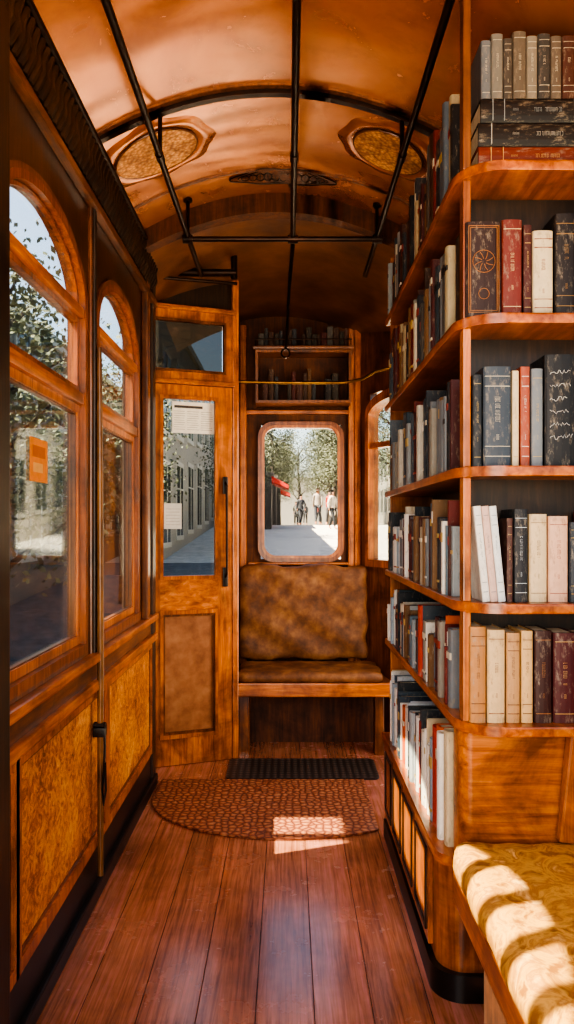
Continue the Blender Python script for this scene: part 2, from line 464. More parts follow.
# pole with strap
PX, PY = XL+.032, 2.42
rp = root('wooden_pole', (PX, PY, .075), 'slim brown wooden pole hanging against the side wall', 'pole')
m = MB(); m.tube([(PX, PY, .075), (PX, PY, .8), (PX-.002, PY, 1.4), (PX-.004, PY, 1.80)], [.010, .0115, .011, .008], W_pale, 12); m.done('shaft', rp, smooth=True)
m = MB(); m.tube([(PX+.015, PY-.01, .56), (PX+.018, PY-.015, .50), (PX+.015, PY-.015, .42), (PX+.01, PY-.015, .36), (PX+.014, PY-.015, .31), (PX+.022, PY-.02, .36), (PX+.02, PY-.02, .45)], .004, BLACK, 8)
m.tube([(PX-.02, PY, .565), (PX+.018, PY-.005, .565)], .012, BLACK, 8)
m.box(PX-.022, PX+.018, PY-.018, PY+.018, .53, .56, BLACK, .004)
m.done('strap', rp, smooth=True, label='black leather strap with metal clip')

# ------------------------------------------------------------------ end structure: door facet
DW = .455; ang = math.atan2(.16, .426)
D = Matrix.Translation((-.722, 3.715, 0)) @ Matrix.Rotation(ang, 4, 'Z')
fD = lambda u, v, w: (u, w, v)
m = MB(D)
m.box(-.10, -.0, -.0, .06, 0, 2.50, W_dk)
m.box(-.02, DW+.02, .0, .05, 2.32, 2.60, W_dk)
m.box(DW, DW+.035, -.02, .07, 0, 2.50, W_or, .008)
m.box(-.02, DW+.02, .022, .07, -.01, .03, W_dk)
m.done('wall_end_left', label='dark partition surrounding the end door', cat='wall', kind='structure')
m = MB(); m.box(XL-.11, -.73, 3.49, 3.78, 0, 2.5, W_dk); m.box(-.31, -.285, 3.92, 4.42, 0, 2.5, W_md)
m.done('wall_left_end', label='dark return walls beside the end platform', cat='wall', kind='structure')
m = MB(D)
m.ring(rect(-.005, DW+.0, 1.955, 2.315), rect(.04, DW-.04, 2.0, 2.262), fD, -.025, .03, W_or)
m.ring(rect(.038, DW-.038, 1.998, 2.264), rect(.05, DW-.05, 2.01, 2.252), fD, -.035, -.01, W_md)
m.box(-.02, DW+.02, -.04, .03, 2.31, 2.335, W_or_x, .008)
m.box(-.01, DW+.01, -.035, .03, 1.935, 1.96, W_or_x, .006)
tr = m.done('window_4', label='small transom window above the end door', cat='window', kind='structure')
m = MB(D); m.box(.05, DW-.05, 0, .004, 2.005, 2.255, GLASS_D); m.done('glass_pane', tr)
m = MB(D)
m.ring(rect(.004, DW-.004, .003, 1.932), rect(.078, .375, .14, 1.875), fD, -.02, .02, W_or)
m.box(.076, .377, -.02, .02, .785, .945, W_or_x)
door = m.done('door_1', label='varnished orange wooden door with glass upper pane', cat='door', kind='structure')
m = MB(D)
m.ring(rect(.076, .377, .944, 1.877), rect(.092, .361, .962, 1.86), fD, -.028, .0, W_or)
m.done('glazing_bead', door)
m = MB(D); m.box(.085, .368, .004, .008, .955, 1.867, GLASS_M); m.done('glass_pane', door)
m = MB(D)
m.ring(rect(.076, .377, .138, .787), rect(.092, .361, .158, .767), fD, -.027, .01, W_or)
m.ring(rect(.091, .362, .157, .768), rect(.102, .351, .17, .755), fD, -.018, .01, W_md)
m.done('panel_moulding', door)
m = MB(D); m.box(.09, .36, -.008, .012, .15, .775, PANELBR); m.done('lower_panel', door, label='smooth tan leather door panel')
for z in (.30, .98, 1.70):
    m = MB(D); m.box(-.012, .03, -.028, -.018, z, z+.075, BLACK, .003); m.tube([(.0, -.03, z-.01), (.0, -.03, z+.085)], .008, BLACK, 8); m.done('hinge', door, smooth=True)
m = MB(D); m.tube([(.415, -.025, .95), (.415, -.055, .97), (.415, -.055, 1.42), (.415, -.025, 1.44)], .006, METAL, 8)
m.box(.401, .429, -.03, -.02, .90, 1.0, BLACK, .004); m.box(.401, .429, -.03, -.02, 1.38, 1.47, BLACK, .004)
m.done('handle', door, smooth=True, label='long dark metal pull handle')
PAPER = plain('f2ecdf', .8)
m = MB(D); m.box(.142, .362, -.002, -.001, 1.690, 1.850, PAPER)
ink = plain('a8a49c', .8)
m.box(.152, .30, -.0026, -.002, 1.818, 1.831, plain('4b4846', .8))
for k in range(9):
    for (a, b_) in ((.150, .210), (.218, .283), (.291, .354)):
        m.box(a, b_-R.random()*.012, -.0026, -.002, 1.800-k*.0115, 1.8022-k*.0115, ink)
m.done('notice', label='white printed paper notice taped in the door window', cat='notice')
m = MB(D); m.box(.10, .19, -.002, -.001, 1.20, 1.33, plain('c9c9c2', .8)); 
for k in range(6): m.box(.11, .18, -.0026, -.002, 1.30-k*.016, 1.303-k*.016, ink)
m.done('notice', label='small grey paper leaflet stuck on the door glass', cat='notice')

# ------------------------------------------------------------------ end wall
WX0, WX1, WZ0, WZ1 = -.143, .297, 1.036, 1.797
m = MB()
y0, y1 = YE, YE+.05
m.box(-.34, .44, y0, y1, 0, WZ0-.02, W_kick)
m.box(-.34, .44, y0, y1, WZ1+.02, 2.60, W_kick)
m.box(-.34, WX0-.02, y0, y1, WZ0-.02, WZ1+.02, W_kick)
m.box(WX1+.02, .44, y0, y1, WZ0-.02, WZ1+.02, W_kick)
m.done('wall_end', label='brown wooden end wall behind the bench', cat='wall', kind='structure')
def rrect(a, b_, c, d, r, n=6):
    P = []
    for cx_, cy_, t0 in ((b_-r, c+r, -90), (b_-r, d-r, 0), (a+r, d-r, 90), (a+r, c+r, 180)):
        for k in range(n+1):
            t = math.radians(t0+90*k/n); P.append((cx_+r*math.cos(t), cy_+r*math.sin(t)))
    return P
m = MB()
m.ring(rrect(WX0-.035, WX1+.035, WZ0-.035, WZ1+.035, .09), rrect(WX0, WX1, WZ0, WZ1, .07), fD, YE-.025, YE+.05, W_win)
m.ring(rrect(WX0-.012, WX1+.012, WZ0-.012, WZ1+.012, .075), rrect(WX0+.004, WX1-.004, WZ0+.004, WZ1-.004, .068), fD, YE-.031, YE-.02, W_or)
w = m.done('window_5', smooth=True, label='rounded rectangular end window in orange wooden frame', cat='window', kind='structure')
m = MB(); m.box(WX0-.03, WX1+.03, YE+.02, YE+.024, WZ0-.03, WZ1+.03, GLASS_C); m.done('glass_pane', w)
m = MB()
for xa in (-.285, .355):
    m.box(xa, xa+.04, YE-.04, YE, .4, 2.4, W_or, .008)
m.box(-.30, .41, YE-.035, YE, 1.875, 1.90, W_or_x, .006)
m.done('trim_12', label='orange wooden posts framing the end window', cat='trim', kind='structure')
m = MB()
m.box(-.235, .355, YE-.05, YE, .985, 1.0, W_or_x, .005)
m.done('trim_13', label='narrow sill under the end window', cat='trim', kind='structure')

A = Matrix.Translation((.41, 4.40, 0)) @ Matrix.Rotation(math.atan2(-.7, .42), 4, 'Z')
L = .83
m = MB(A)
m.box(0, L, 0, .05, 0, 1.0, W_md); m.box(0, L, 0, .05, 1.98, 2.48, W_md)
m.box(0, .13, 0, .05, 1.0, 1.98, W_md); m.box(.62, L, 0, .05, 1.0, 1.98, W_md)
m.done('wall_end_right', label='angled wooden end wall with a side window', cat='wall', kind='structure')
m = MB(A)
m.ring(archpath(.11, .64, .98, 1.86, .12), archpath(.14, .61, 1.02, 1.84, .09), fD, -.025, .05, W_or)
m.box(.13, .62, -.015, .04, 1.66, 1.69, W_or_x)
w = m.done('window_6', smooth=True, label='arched window in the angled end wall', cat='window', kind='structure')
m = MB(A); m.box(.13, .62, .015, .019, 1.01, 1.94, GLASS); m.done('glass_pane', w)
m = MB(A); m.box(.0, .04, -.04, 0, 0, 2.4, W_or, .006); m.done('trim_14', label='orange corner post beside the end window', cat='trim', kind='structure')

# right wall with an open side doorway at the end platform
m = MB()
m.box(XR, XR+.06, .1, 1.52, 0, .92, W_md); m.box(XR, XR+.06, .1, 1.52, 2.1, 2.28, W_md)
m.box(XR, XR+.06, 1.50, 2.98, 0, 2.28, W_dk)
m.box(XR, XR+.06, 2.98, 3.72, 2.0, 2.28, W_dk)
m.box(XR, XR+.06, .1, .3, .92, 2.1, W_md)
m.done('wall_right', label='dark wooden side wall behind the bookcase', cat='wall', kind='structure')

# upper shelf with niche over end window
rs = root('wall_cabinet', (.05, 4.27, 1.92), 'dark open wooden wall cabinet above the end window', 'wall cabinet')
m = MB()
m.ring(rect(-.185, .36, 1.915, 2.215), rect(-.170, .345, 1.930, 2.20), fD, 4.20, 4.36, W_md); m.box(-.18, .355, 4.345, 4.36, 1.92, 2.21, W_kick)
m.done('carcass', rs)
m = MB(); m.box(-.20, .375, 4.17, 4.36, 2.216, 2.232, W_md, .004); m.done('shelf', rs)
m = MB(); m.tube([(-.19, 4.18, 2.27), (.36, 4.18, 2.27)], .004, METAL, 8)
for xx in (-.185, 0, .17, .355): m.tube([(xx, 4.18, 2.233), (xx, 4.18, 2.27)], .003, METAL, 8)
m.done('guard_rail', rs, smooth=True)

m = MB()
pts = [(-.29, 3.98, 1.99), (.0, 3.98, 1.985), (.30, 3.98, 1.985), (.40, 3.95, 2.0), (.46, 3.90, 2.03), (.56, 3.88, 2.05)]
m.tube(pts, .008, BRASS, 10); m.tube([(-.285, 3.98, 1.99), (-.27, 3.98, 1.99)], .02, METAL, 12)
m.done('curtain_rod', smooth=True, label='thin brass rod crossing above the bench', cat='rod')

m = MB(); m.tube([(-.72, 3.58, 2.44), (-.25, 3.58, 2.44)], .018, METAL, 10); m.tube([(-.72, 3.5, 2.40), (-.25, 3.62, 2.40)], .008, METAL, 8)
m.tube([(-.26, 3.58, 2.41), (-.26, 3.58, 2.53)], .016, METAL, 10)
m.done('trim_15', smooth=True, label='dark metal cross beam above the door', cat='trim', kind='structure')

# ------------------------------------------------------------------ rails on ceiling
ZR = 2.40
def rail(xr, y0, y1, lab, r=.0105):
    rt = root('ceiling_rail', (xr, y0, ZR), lab, 'handrail', group='handrails under the ceiling')
    m = MB(); m.tube([(xr, y0, ZR), (xr, y1, ZR)], r, METAL, 12); m.done('pipe', rt, smooth=True)
    for yy in (1.3, 2.372, 3.03):
        m = MB(); m.tube([(xr, yy, ZR), (xr, yy, cz(xr)-(.02 if yy != 3.03 else 0))], .007, METAL, 8)
        m.tube([(xr, yy-.02, ZR), (xr, yy+.02, ZR)], .014, METAL, 12); m.tube([(xr, yy, cz(xr)-.012), (xr, yy, cz(xr))], .018, METAL, 12)
        m.done('bracket', rt, smooth=True)
    return rt
rail(-.41, .2, 3.5, 'dark metal handrail hung under the curved ceiling')
rail(.02, .2, 3.05, 'dark metal handrail along the middle of the ceiling')
rail(.365, .2, 3.5, 'dark metal handrail hung beside the bookcase')
m = MB(); m.tube([(-.41, 3.03, ZR-.01), (.365, 3.03, ZR-.01)], .011, METAL, 12)
for xx in (-.41, .02, .365): m.tube([(xx-.02, 3.03, ZR-.01), (xx+.02, 3.03, ZR-.01)], .018, METAL, 12)
m.done('cross_rail', smooth=True, label='dark metal rail linking the ceiling handrails', cat='handrail')
m = MB()
m.tube([(.02, 3.06, ZR-.02), (.005, 3.06, 2.2), (-.005, 3.06, 2.0), (-.01, 3.06, 1.95)], [.009, .007, .006, .006], METAL, 8)
m.tube([(-.01+.018*math.cos(t*math.pi/6), 3.06, 1.93+.018*math.sin(t*math.pi/6)) for t in range(13)], .004, METAL, 6)
m.tube([(.02, 3.06, ZR-.03), (.02, 3.06, cz(.02)-.001)], .007, METAL, 8)
m.done('hanging_rod', smooth=True, label='thin dark metal rod hanging from the ceiling rail', cat='rod')

def medallion(cx_, cy_, rx, ry, lab):
    rt = root('ceiling_vent', (cx_, cy_, cz(cx_)-.02), lab, 'ceiling vent', group='round vents on the ceiling')
    def surf(r0, r1, h0, h1, mat, name, lab=None, puff=.012, wav=0):
        m = MB(); i = m.mi(mat); n = 48; rings = []
        steps = 6
        for k in range(steps+1):
            t = k/steps; rr0 = r0+(r1-r0)*t; h = h0*(1-t)+h1*t+puff*math.sin(math.pi*t)*(1 if r0 > 0 else 0)
            ring_ = []
            for q in range(n):
                th = 2*math.pi*q/n; rr = rr0*(1+wav*t*math.cos(8*th))
                ring_.append(m.bm.verts.new((cx_+rx*rr*math.cos(th), cy_+ry*rr*math.sin(th), cz(cx_+rx*rr*math.cos(th))-h)))
            rings.append(ring_)
        for k in range(steps):
            for q in range(n):
                m.bm.faces.new((rings[k][q], rings[k][(q+1) % n], rings[k+1][(q+1) % n], rings[k+1][q])).material_index = i
        if r0 == 0: bmesh.ops.remove_doubles(m.bm, verts=m.bm.verts, dist=.0005)
        m.done(name, rt, smooth=True, label=lab)
    surf(0, .70, .012, .012, RATTAN, 'grille', 'golden pressed rattan disc')
    surf(.69, .72, .012, .010, W_md, 'inner_ring', puff=.003)
    surf(.72, 1.0, .006, .0, CEIL, 'outer_ring', wav=.04, puff=.006)
medallion(-.46, 2.60, .20, .18, 'round ceiling vent with golden rattan centre')
medallion(.35, 2.60, .17, .17, 'round ceiling vent with golden rattan centre')
m = MB()
cx0, cy0 = -.02, 2.96
def onc(x, y, h): return (x, y, cz(x)-h)
m.prism([(cx0+.2*math.cos(2*math.pi*k/40)*(1+.07*math.cos(8*math.pi*k/40)), cy0+.065*math.sin(2*math.pi*k/40)*(1+.1*math.cos(12*math.pi*k/40))) for k in range(40)], lambda a, b_: (a, b_, cz(a)+.003), lambda a, b_: (a, b_, cz(a)-.005), W_md)
for sc in (1, .84):
    m.tube([onc(cx0+.2*sc*math.cos(2*math.pi*k/40)*(1+.07*math.cos(8*math.pi*k/40)), cy0+.065*sc*math.sin(2*math.pi*k/40)*(1+.1*math.cos(12*math.pi*k/40)), .006) for k in range(41)], .003, METAL, 5)
for k in range(-5, 6):
    m.tube([onc(cx0+k*.03+.016*math.cos(t*math.pi/5), cy0+.036*math.sin(t*math.pi/5)*(1-.022*k*k), .007) for t in range(11)], .003, METAL, 5)
    m.tube([onc(cx0+k*.03, cy0-.045*(1-.02*k*k), .007), onc(cx0+k*.03, cy0+.045*(1-.02*k*k), .007)], .002, METAL, 5)
m.done('ceiling_ornament', smooth=True, label='dark ornate metal grille plaque on the ceiling', cat='ceiling ornament')

# ------------------------------------------------------------------ rug and mat
m = MB()
P = []
for k in range(41):
    t = math.pi+math.pi*k/40
    x_, y_ = .60*math.cos(t)-.0, 3.30+.44*math.sin(t)
    if x_ < .362: P.append((x_, y_))
P = [q for q in P if not (q[0] > .3 and q[1] > 3.0)]
P += [(.362, 2.955), (.362, 3.53), (-.60, 3.53)]
m.prism(P, XY(.001), XY(.009), RUG, .002)
m.done('rug', smooth=True, label='half-round brown rug with small scale pattern', cat='rug')
m = MB(); m.prism(rrect(-.30, .44, 3.54, 3.84, .03), XY(.001), XY(.009), RUBBER, .002)
m.done('door_mat', label='black dimpled rubber mat before the bench', cat='door mat')

# ------------------------------------------------------------------ end bench
rb = root('bench', (.1, 4.1, 0), 'built-in bench with worn brown velvet seat and back', 'bench')
P = [(-.275, 3.92), (.56, 3.92), (.52, 4.18), (.42, 4.34), (-.275, 4.34)]
m = MB(); m.prism([(-.275, 3.90), (.60, 3.90), (.60, 3.93), (-.275, 3.93)], XY(.312), XY(.385), W_or_x, .006); m.done('front_rail', rb)
m = MB(); m.prism(P, XY(.355), XY(.385), W_md); m.done('seat_board', rb)
def softbox(x0, x1, y0, y1, z0, z1, mat, bev, amp=.006, res=18, xf=None, seed=0):
    m = MB(xf)
    m.box(x0, x1, y0, y1, z0, z1, mat)
    bmesh.ops.subdivide_edges(m.bm, edges=m.bm.edges[:], cuts=res, use_grid_fill=True)
    cxx, cyy, czz = (x0+x1)/2, (y0+y1)/2, (z0+z1)/2; hx, hy, hz = (x1-x0)/2, (y1-y0)/2, (z1-z0)/2
    for v in m.bm.verts:
        p = v.co-Vector((cxx, cyy, czz))
        q = Vector((max(-hx+bev, min(hx-bev, p.x)), max(-hy+bev, min(hy-bev, p.y)), max(-hz+bev, min(hz-bev, p.z))))
        d = p-q
        if d.length > 1e-6: p = q+d.normalized()*bev
        u, w_ = p.x*19+seed, (p.y+p.z)*17+seed
        wob = amp*(math.sin(u)*math.cos(w_*1.3)+.6*math.sin(2.1*w_+u)+.5*math.sin(3.7*u-2.3*w_))
        if d.length > 1e-6: p += d.normalized()*(wob*.6+amp)
        v.co = p+Vector((cxx, cyy, czz))
    return m
softbox(-.265, .50, 3.90, 4.25, .388, .438, VEL, .024, .005, 24).done('seat_cushion', rb, smooth=True)
softbox(-.275, .450, 4.29, 4.345, .450, .975, VEL, .020, .011, 28, seed=3).done('back_cushion', rb, smooth=True)
m = MB()
pr = [(3.92, 0), (4.0, 0), (3.99, .12), (3.975, .22), (4.02, .354), (3.92, .354)]
m.prism(pr, lambda u, v: (-.262, u, v), lambda u, v: (-.205, u, v), W_md, .004); m.done('leg', rb)
m = MB(); m.prism(pr, lambda u, v: (.46, u, v), lambda u, v: (.51, u, v), W_md, .004); m.done('leg', rb)
m = MB(); m.box(-.275, .50, 4.16, 4.18, 0, .355, W_kick); m.done('kick_panel', rb)

# ------------------------------------------------------------------ bookcase
BX0, BX1, BY0, BY1 = .38, .80, 1.62, 2.90
SH = [2.02, 1.685, 1.35, 1.047, .777]; TH = .022
bc = root('bookcase', (.6, 2.3, 0), 'tall orange wooden bookcase with rounded corner shelves', 'bookcase')
def shape(x0, x1, y0, y1, r, n=10):
    P = [(x1, y0), (x1, y1), (x0, y1)]
    for k in range(n+1):
        t = math.pi+ (math.pi/2)*k/n
        P.append((x0+r+r*math.cos(t), y0+r+r*math.sin(t)))
    return P
for z in SH:
    m = MB(); m.prism(shape(BX0, BX1, BY0, BY1, .10), XY(z-TH), XY(z), W_shelf, .005); m.done('shelf', bc, smooth=True)
m = MB(); m.prism(shape(.366, BX1, 1.80, BY1, .06), XY(.385), XY(.41), W_shelf, .005); m.done('ledge', bc, smooth=True)
m = MB(); m.box(.40, BX1, BY1-.022, BY1-.002, .41, 2.26, W_or, 0); m.done('side_panel', bc)
m = MB(); m.box(.56, .572, 1.84, BY1-.022, .41, 2.38, W_dk); m.done('back_panel', bc)
m = MB(); m.box(.42, BX1, 1.772, 1.784, .80, 2.26, W_dk); m.done('partition', bc)
m = MB()
for a, b_, mt in ((.777, 1.025, W_or), (1.047, 1.328, W_or), (1.35, 1.663, W_or), (1.685, 1.998, W_win), (2.02, 2.44, W_md)):
    m.box(.394, .412, 1.665, 1.70, a, b_, mt, .003)
m.done('upright', bc)
m = MB(); m.prism(shape(.412, BX1, 1.765, 1.84, .03), XY(.41), XY(.755), W_or_x, 0); m.done('end_panel', bc, smooth=True)
m = MB(); m.prism(shape(.392, BX1, 1.90, BY1, .07), XY(.07), XY(.385), W_or); cab = m.done('cabinet_body', bc, smooth=True)
m = MB(); m.prism(shape(.375, BX1, 1.885, BY1+.005, .08), XY(0), XY(.07), BLACK, .004); m.done('plinth', bc, smooth=True)
ys = [1.99, 2.22, 2.45, 2.68, 2.89]
for k in range(4):
    a, b_ = ys[k]+.006, ys[k+1]-.006
    m = MB(); m.box(.378, .392, a, b_, .09, .375, W_or, .003)
    m.ring(rect(a+.02, b_-.02, .12, .345), rect(a+.032, b_-.032, .132, .333), fL, .373, .379, W_dk)
    m.done('cabinet_door', bc)

# ------------------------------------------------------------------ books
PAGE = noisy('book_pages', [(.3, 'b9a888'), (.7, 'dccfb2')], nscale=60, scale=(1, 1, 1), rough=.9, bs=0)
def bookmesh(mb, w, h, d, cov):
    c = .0022
    mb.box(-w/2, -w/2+c, .0, d, 0, h, cov); mb.box(w/2-c, w/2, .0, d, 0, h, cov)
    n = 6; pts = []
    for k in range(n+1):
        t = math.pi*k/n
        pts.append((w/2*math.cos(t), -min(.006, w*.18)*math.sin(t)))
    pts += [(-w/2+c, .003), (w/2-c, .003)]
    mb.prism(pts, XY(0), XY(h), cov)
def addpages(mb, w, h, d): mb.box(-w/2+.0022, w/2-.0022, .003, d-.003, .003, h-.003, PAGE)
COLS = ['2a2f36', '3c4650', '55606a', '1d1c1e', '4a2a22', '6b2018', '7a5a3a', 'a89878', 'c9bfa8', '6f7478', '8d9496', '232a33', '3b2418', '6a4826', '4a1a18', 'b8b0a0', '31404a', '8a8478', '4c4a46', 'a09480']
LIGHT = ['d8d2c6', 'c4c9cb', 'e2dccf', '8fa0aa', '5d6f7a', 'b03a22', '3b4a56', 'cbb894', 'a4a8a8', '2d3338', 'd0602a', 'e8e2d6', 'ddd6c4']
def book(w, h, d, hexc, loc, rotz=0, lean=0, label='', group='', detail=False, band='', roll=0, name='book', emblem=''):
    cov = plain(hexc, .55, worn=True)
    m = MB(); bookmesh(m, w, h, d, cov)
    bz = -min(.006, w*.18)
    if not detail:
        addpages(m, w, h, d)
        if band:
            bm_ = plain(band, .5)
            z0_ = h*(.6+.15*R.random()); z1_ = z0_+h*(.04+.1*R.random())
            m.box(-w/2+.002, w/2-.002, bz-.0008, .001, z0_, z1_, bm_)
            if R.random() < .5: m.box(-w/2+.002, w/2-.002, bz-.0008, .001, h*.12, h*.15, bm_)
    ob = m.done(name, origin=(0, 0, 0), label=label, cat='book', group=group)
    ob.location = loc; ob.rotation_euler = (0, roll+lean, rotz)
    if detail:
        m = MB(); addpages(m, w, h, d); pg = m.done('page_block', origin=(0, 0, 0)); pg.parent = ob
        if band:
            bm_ = plain(band, .5); m = MB(); ft = bz-.0006
            if emblem == 'ornate':
                for e in (.005, .009):
                    m.ring(rect(-w/2+e, w/2-e, e+.004, h-e-.004), rect(-w/2+e+.001, w/2-e-.001, e+.005, h-e-.005), lambda u, v, q: (u, q, v), ft, .001, bm_)
                for k in range(8):
                    t = k*math.pi/4; m.tube([(.022*math.cos(t+.4*s_)*s_, ft, h*.58+.022*math.sin(t+.4*s_)*s_) for s_ in (.25, .6, 1)], .0007, bm_, 4)
                m.tube([(.025*math.cos(t*math.pi/10), ft, h*.58+.025*math.sin(t*math.pi/10)) for t in range(21)], .0007, bm_, 4)
                m.tube([(.012*math.cos(t*math.pi/6), ft, h*.24+.012*math.sin(t*math.pi/6)) for t in range(13)], .0007, bm_, 4)
            elif emblem == 'chalk':
                for r_ in range(6):
                    z_ = h*(.84-r_*.115); x_ = -w/2+.010; pts_ = []
                    while x_ < w/2-.010-R.random()*.012:
                        pts_.append((x_, ft, z_+(R.random()-.5)*.011+x_*.12)); x_ += .0022+R.random()*.002
                    if len(pts_) > 2: m.tube(pts_, .0006, bm_, 4)
            else:
                style = R.random()
                bands = [(.90, .905), (.10, .106)]
                if style < .5: bands += [(.80, .806), (.2, .205)]
                for z0_, z1_ in bands: m.box(-w/2+.003, w/2-.003, ft, .001, h*z0_, h*z1_, bm_)
                xs_ = w*.085; z_ = h*(.74-.10*R.random()); zend = h*(.42+.14*R.random())
                while z_ > zend:
                    cs = .0012+.0014*R.random()
                    if R.random() < .85:
                        m.box(-xs_, xs_, ft-.0003, .001, z_-.0004, z_, bm_)
                        if R.random() < .5: m.box(-xs_, -xs_+.0005, ft-.0003, .001, z_-cs, z_, bm_)
                        if R.random() < .5: m.box(xs_-.0005, xs_, ft-.0003, .001, z_-cs, z_, bm_)
                    z_ -= cs+.0011
                z_ = h*.32
                while z_ > h*.27:
                    m.box(-xs_*.6, xs_*.6, ft-.0003, .001, z_-.0004, z_, bm_); z_ -= .0022
            t_ = m.done('spine_lettering', origin=(0, 0, 0)); t_.parent = ob
    return ob
def cname(h):
    r, g, b_ = [int(h[i:i+2], 16) for i in (0, 2, 4)]
    mx, mn = max(r, g, b_), min(r, g, b_)
    if mx < 60: return 'black'
    if mx-mn < 26: return 'white' if mx > 195 else ('grey' if mx > 90 else 'dark grey')
    if b_ > r: return 'slate blue' if mx < 130 else 'pale blue'
    if r > 150 and g > 130: return 'cream'
    if g < r*.48: return 'dark red' if r < 120 else 'red'
    return 'brown' if r < 150 else 'tan'
rows = [(2.02, .27, 1.785, 'top shelf'), (1.685, .285, 1.785, 'upper shelf'), (1.35, .275, 1.785, 'middle shelf'), (1.047, .25, 1.785, 'waist-high shelf'), (.777, .22, 1.785, 'low shelf'), (.41, .29, 1.86, 'bottom ledge')]
for ri, (z, hm, ystart, nm) in enumerate(rows):
    y = ystart; pal = LIGHT if ri >= 5 else (COLS+LIGHT if ri in (3, 4) else COLS)
    hcur = hm
    while True:
        w = R.choice([.012, .014, .018, .02, .024, .028, .034, .04])
        if y+w > BY1-.03: break
        if R.random() < .5: hcur = hm*(.66+.34*R.random())
        h = hcur*(.92+.08*R.random())
        hx = R.choice(pal); band = R.choice(['', '', 'b89a5a', 'c9bfa8', '1b1b1d', 'd8d2c6', '8a2f22'])
        dpt = .12+.03*R.random()
        book(w, h, dpt, hx, (.387+.018*R.random(), y+w/2, z+.0005), rotz=-math.pi/2, label='%s clothbound book standing upright on the %s' % (cname(hx), nm), group='books on the %s of the bookcase' % nm, band=band)
        y += w+.0006
def X_(px, y=1.655): return (px-288)*y/740
end = {
 1.685: [(466, 501, 95, '2c1612', 'a8703e'), (502, 522, 97, '6e2a20', 'd8c090'), (523.5, 532, 92, '4a1f18', ''), (533, 553, 86, 'cbb894', '8a2f22'), (555, 577, 103, '1e1614', '9a7440'), (578.5, 600, 95, '4a2a22', ''), (601, 625, 90, '6b2018', 'c9bfa8')],
 1.35: [(473, 482, 92, '1d2126', ''), (483.5, 511, 100, '39424c', 'c9bfa8'), (512.5, 519, 96, 'cbb894', ''), (520.5, 530, 100, '9a4a32', 'e2dccf'), (531.5, 543, 98, '6f7478', ''), (545, 577, 112, '141416', 'd0d0cc'), (578.5, 598, 98, '3b2418', ''), (600, 630, 90, '55606a', '')],
 1.047: [(507, 513, 84, '4a2a22', ''), (514, 528, 93, '1d1f24', 'c4c9cb'), (529.5, 547, 88, 'cdb48c', '7a5a3a'), (548.5, 568, 86, 'cfa488', '8a2f22'), (569.5, 590, 80, '232a33', ''), (591, 612, 92, '6b2018', '')],
 .777: [(470, 486, 96, 'b07a44', '5a2a1a'), (487.5, 505, 93, 'd0b080', '7a3a20'), (506.5, 520, 90, 'b88c5c', '5a2a1a'), (521.5, 533, 92, 'd0a870', '5a2a1a'), (534.5, 552, 92, '3a1a14', 'a8703a'), (553.5, 576, 90, '4c1818', 'c9a060'), (577.5, 596, 88, '3b2418', ''), (597, 620, 84, '8a2f22', '')],
}
nms = {2.02: 'top shelf', 1.685: 'upper shelf', 1.35: 'middle shelf', 1.047: 'waist-high shelf', .777: 'low shelf'}
for z, lst in end.items():
    for (a, b_, hp, hx, band) in lst:
        w = X_(b_)-X_(a); h = hp*1.655/740
        em = 'ornate' if a == 466 else ('chalk' if a == 545 else '')
        book(w, h, .10, hx, (X_((a+b_)/2), 1.658, z+.0005), label='%s hardback book on the rounded end of the %s' % (cname(hx), nms[z]), group='books on the rounded end of the %s' % nms[z], band=band or 'b89a5a', detail=True, emblem=em)
for k, hx in enumerate(['d8d2c6', 'c9a898', 'cfd0cc']):
    book(.0165, .215, .10, hx, (.4445+k*.0175, 1.658, 1.0485), lean=-.10, label='%s slim book leaning sideways on the waist-high shelf' % cname(hx), group='books on the rounded end of the waist-high shelf', band='6f7478', detail=True)
def flat(w, h, hx, xc, z, band):
    book(w, h, .105, hx, (xc-h/2, 1.655, z+w/2+.0006), roll=math.pi/2, label='%s thick book lying flat on the top shelf' % cname(hx), group='books on the rounded end of the top shelf', band=band, detail=True)
flat(.045, .27, '6e2c1c', .56, 2.02, 'c9a060'); flat(.052, .28, '161413', .565, 2.066, 'a8a8a0'); flat(.053, .26, '111112', .56, 2.119, '8d9496')
x = .432
for k, (w, h, hx) in enumerate([(.022, .13, '5f6468'), (.026, .145, '6d6a62'), (.02, .135, '45403a'), (.03, .15, '5d5448'), (.024, .14, '7a7264'), (.028, .145, '3b3a38'), (.024, .14, '5f5448'), (.03, .14, '4a2a20'), (.026, .13, '3c4550')]):
    book(w, h, .10, hx, (x+w/2, 1.658, 2.1735), label='%s small book standing on top of stacked books' % cname(hx), group='books on the rounded end of the top shelf', band='b9af98', detail=True); x += w+.001
DKS = ['2a2f36', '1d1c1e', '4a2a22', '5a3c20', '3b2418', '4a1a18', '4c4a46', '2c2620']
x = -.17
while x < .33:
    w = R.choice([.02, .028, .034]); h = .07+.05*R.random(); hx = R.choice(DKS)
    book(w, h, .09, hx, (x+w/2, 4.22, 2.2325), label='%s book on top of the dark wall cabinet' % cname(hx), group='books on the wall cabinet', band=''); x += w+.001+(0.03 if R.random() < .15 else 0)
x = -.15
while x < .30:
    w = R.choice([.024, .034, .04]); h = .10+.10*R.random(); hx = R.choice(DKS)
    book(w, h, .06, hx, (x+w/2, 4.27, 1.9305), label='%s book inside the dark wall cabinet' % cname(hx), group='books inside the wall cabinet', band=''); x += w+.001+(0.05 if R.random() < .3 else 0)

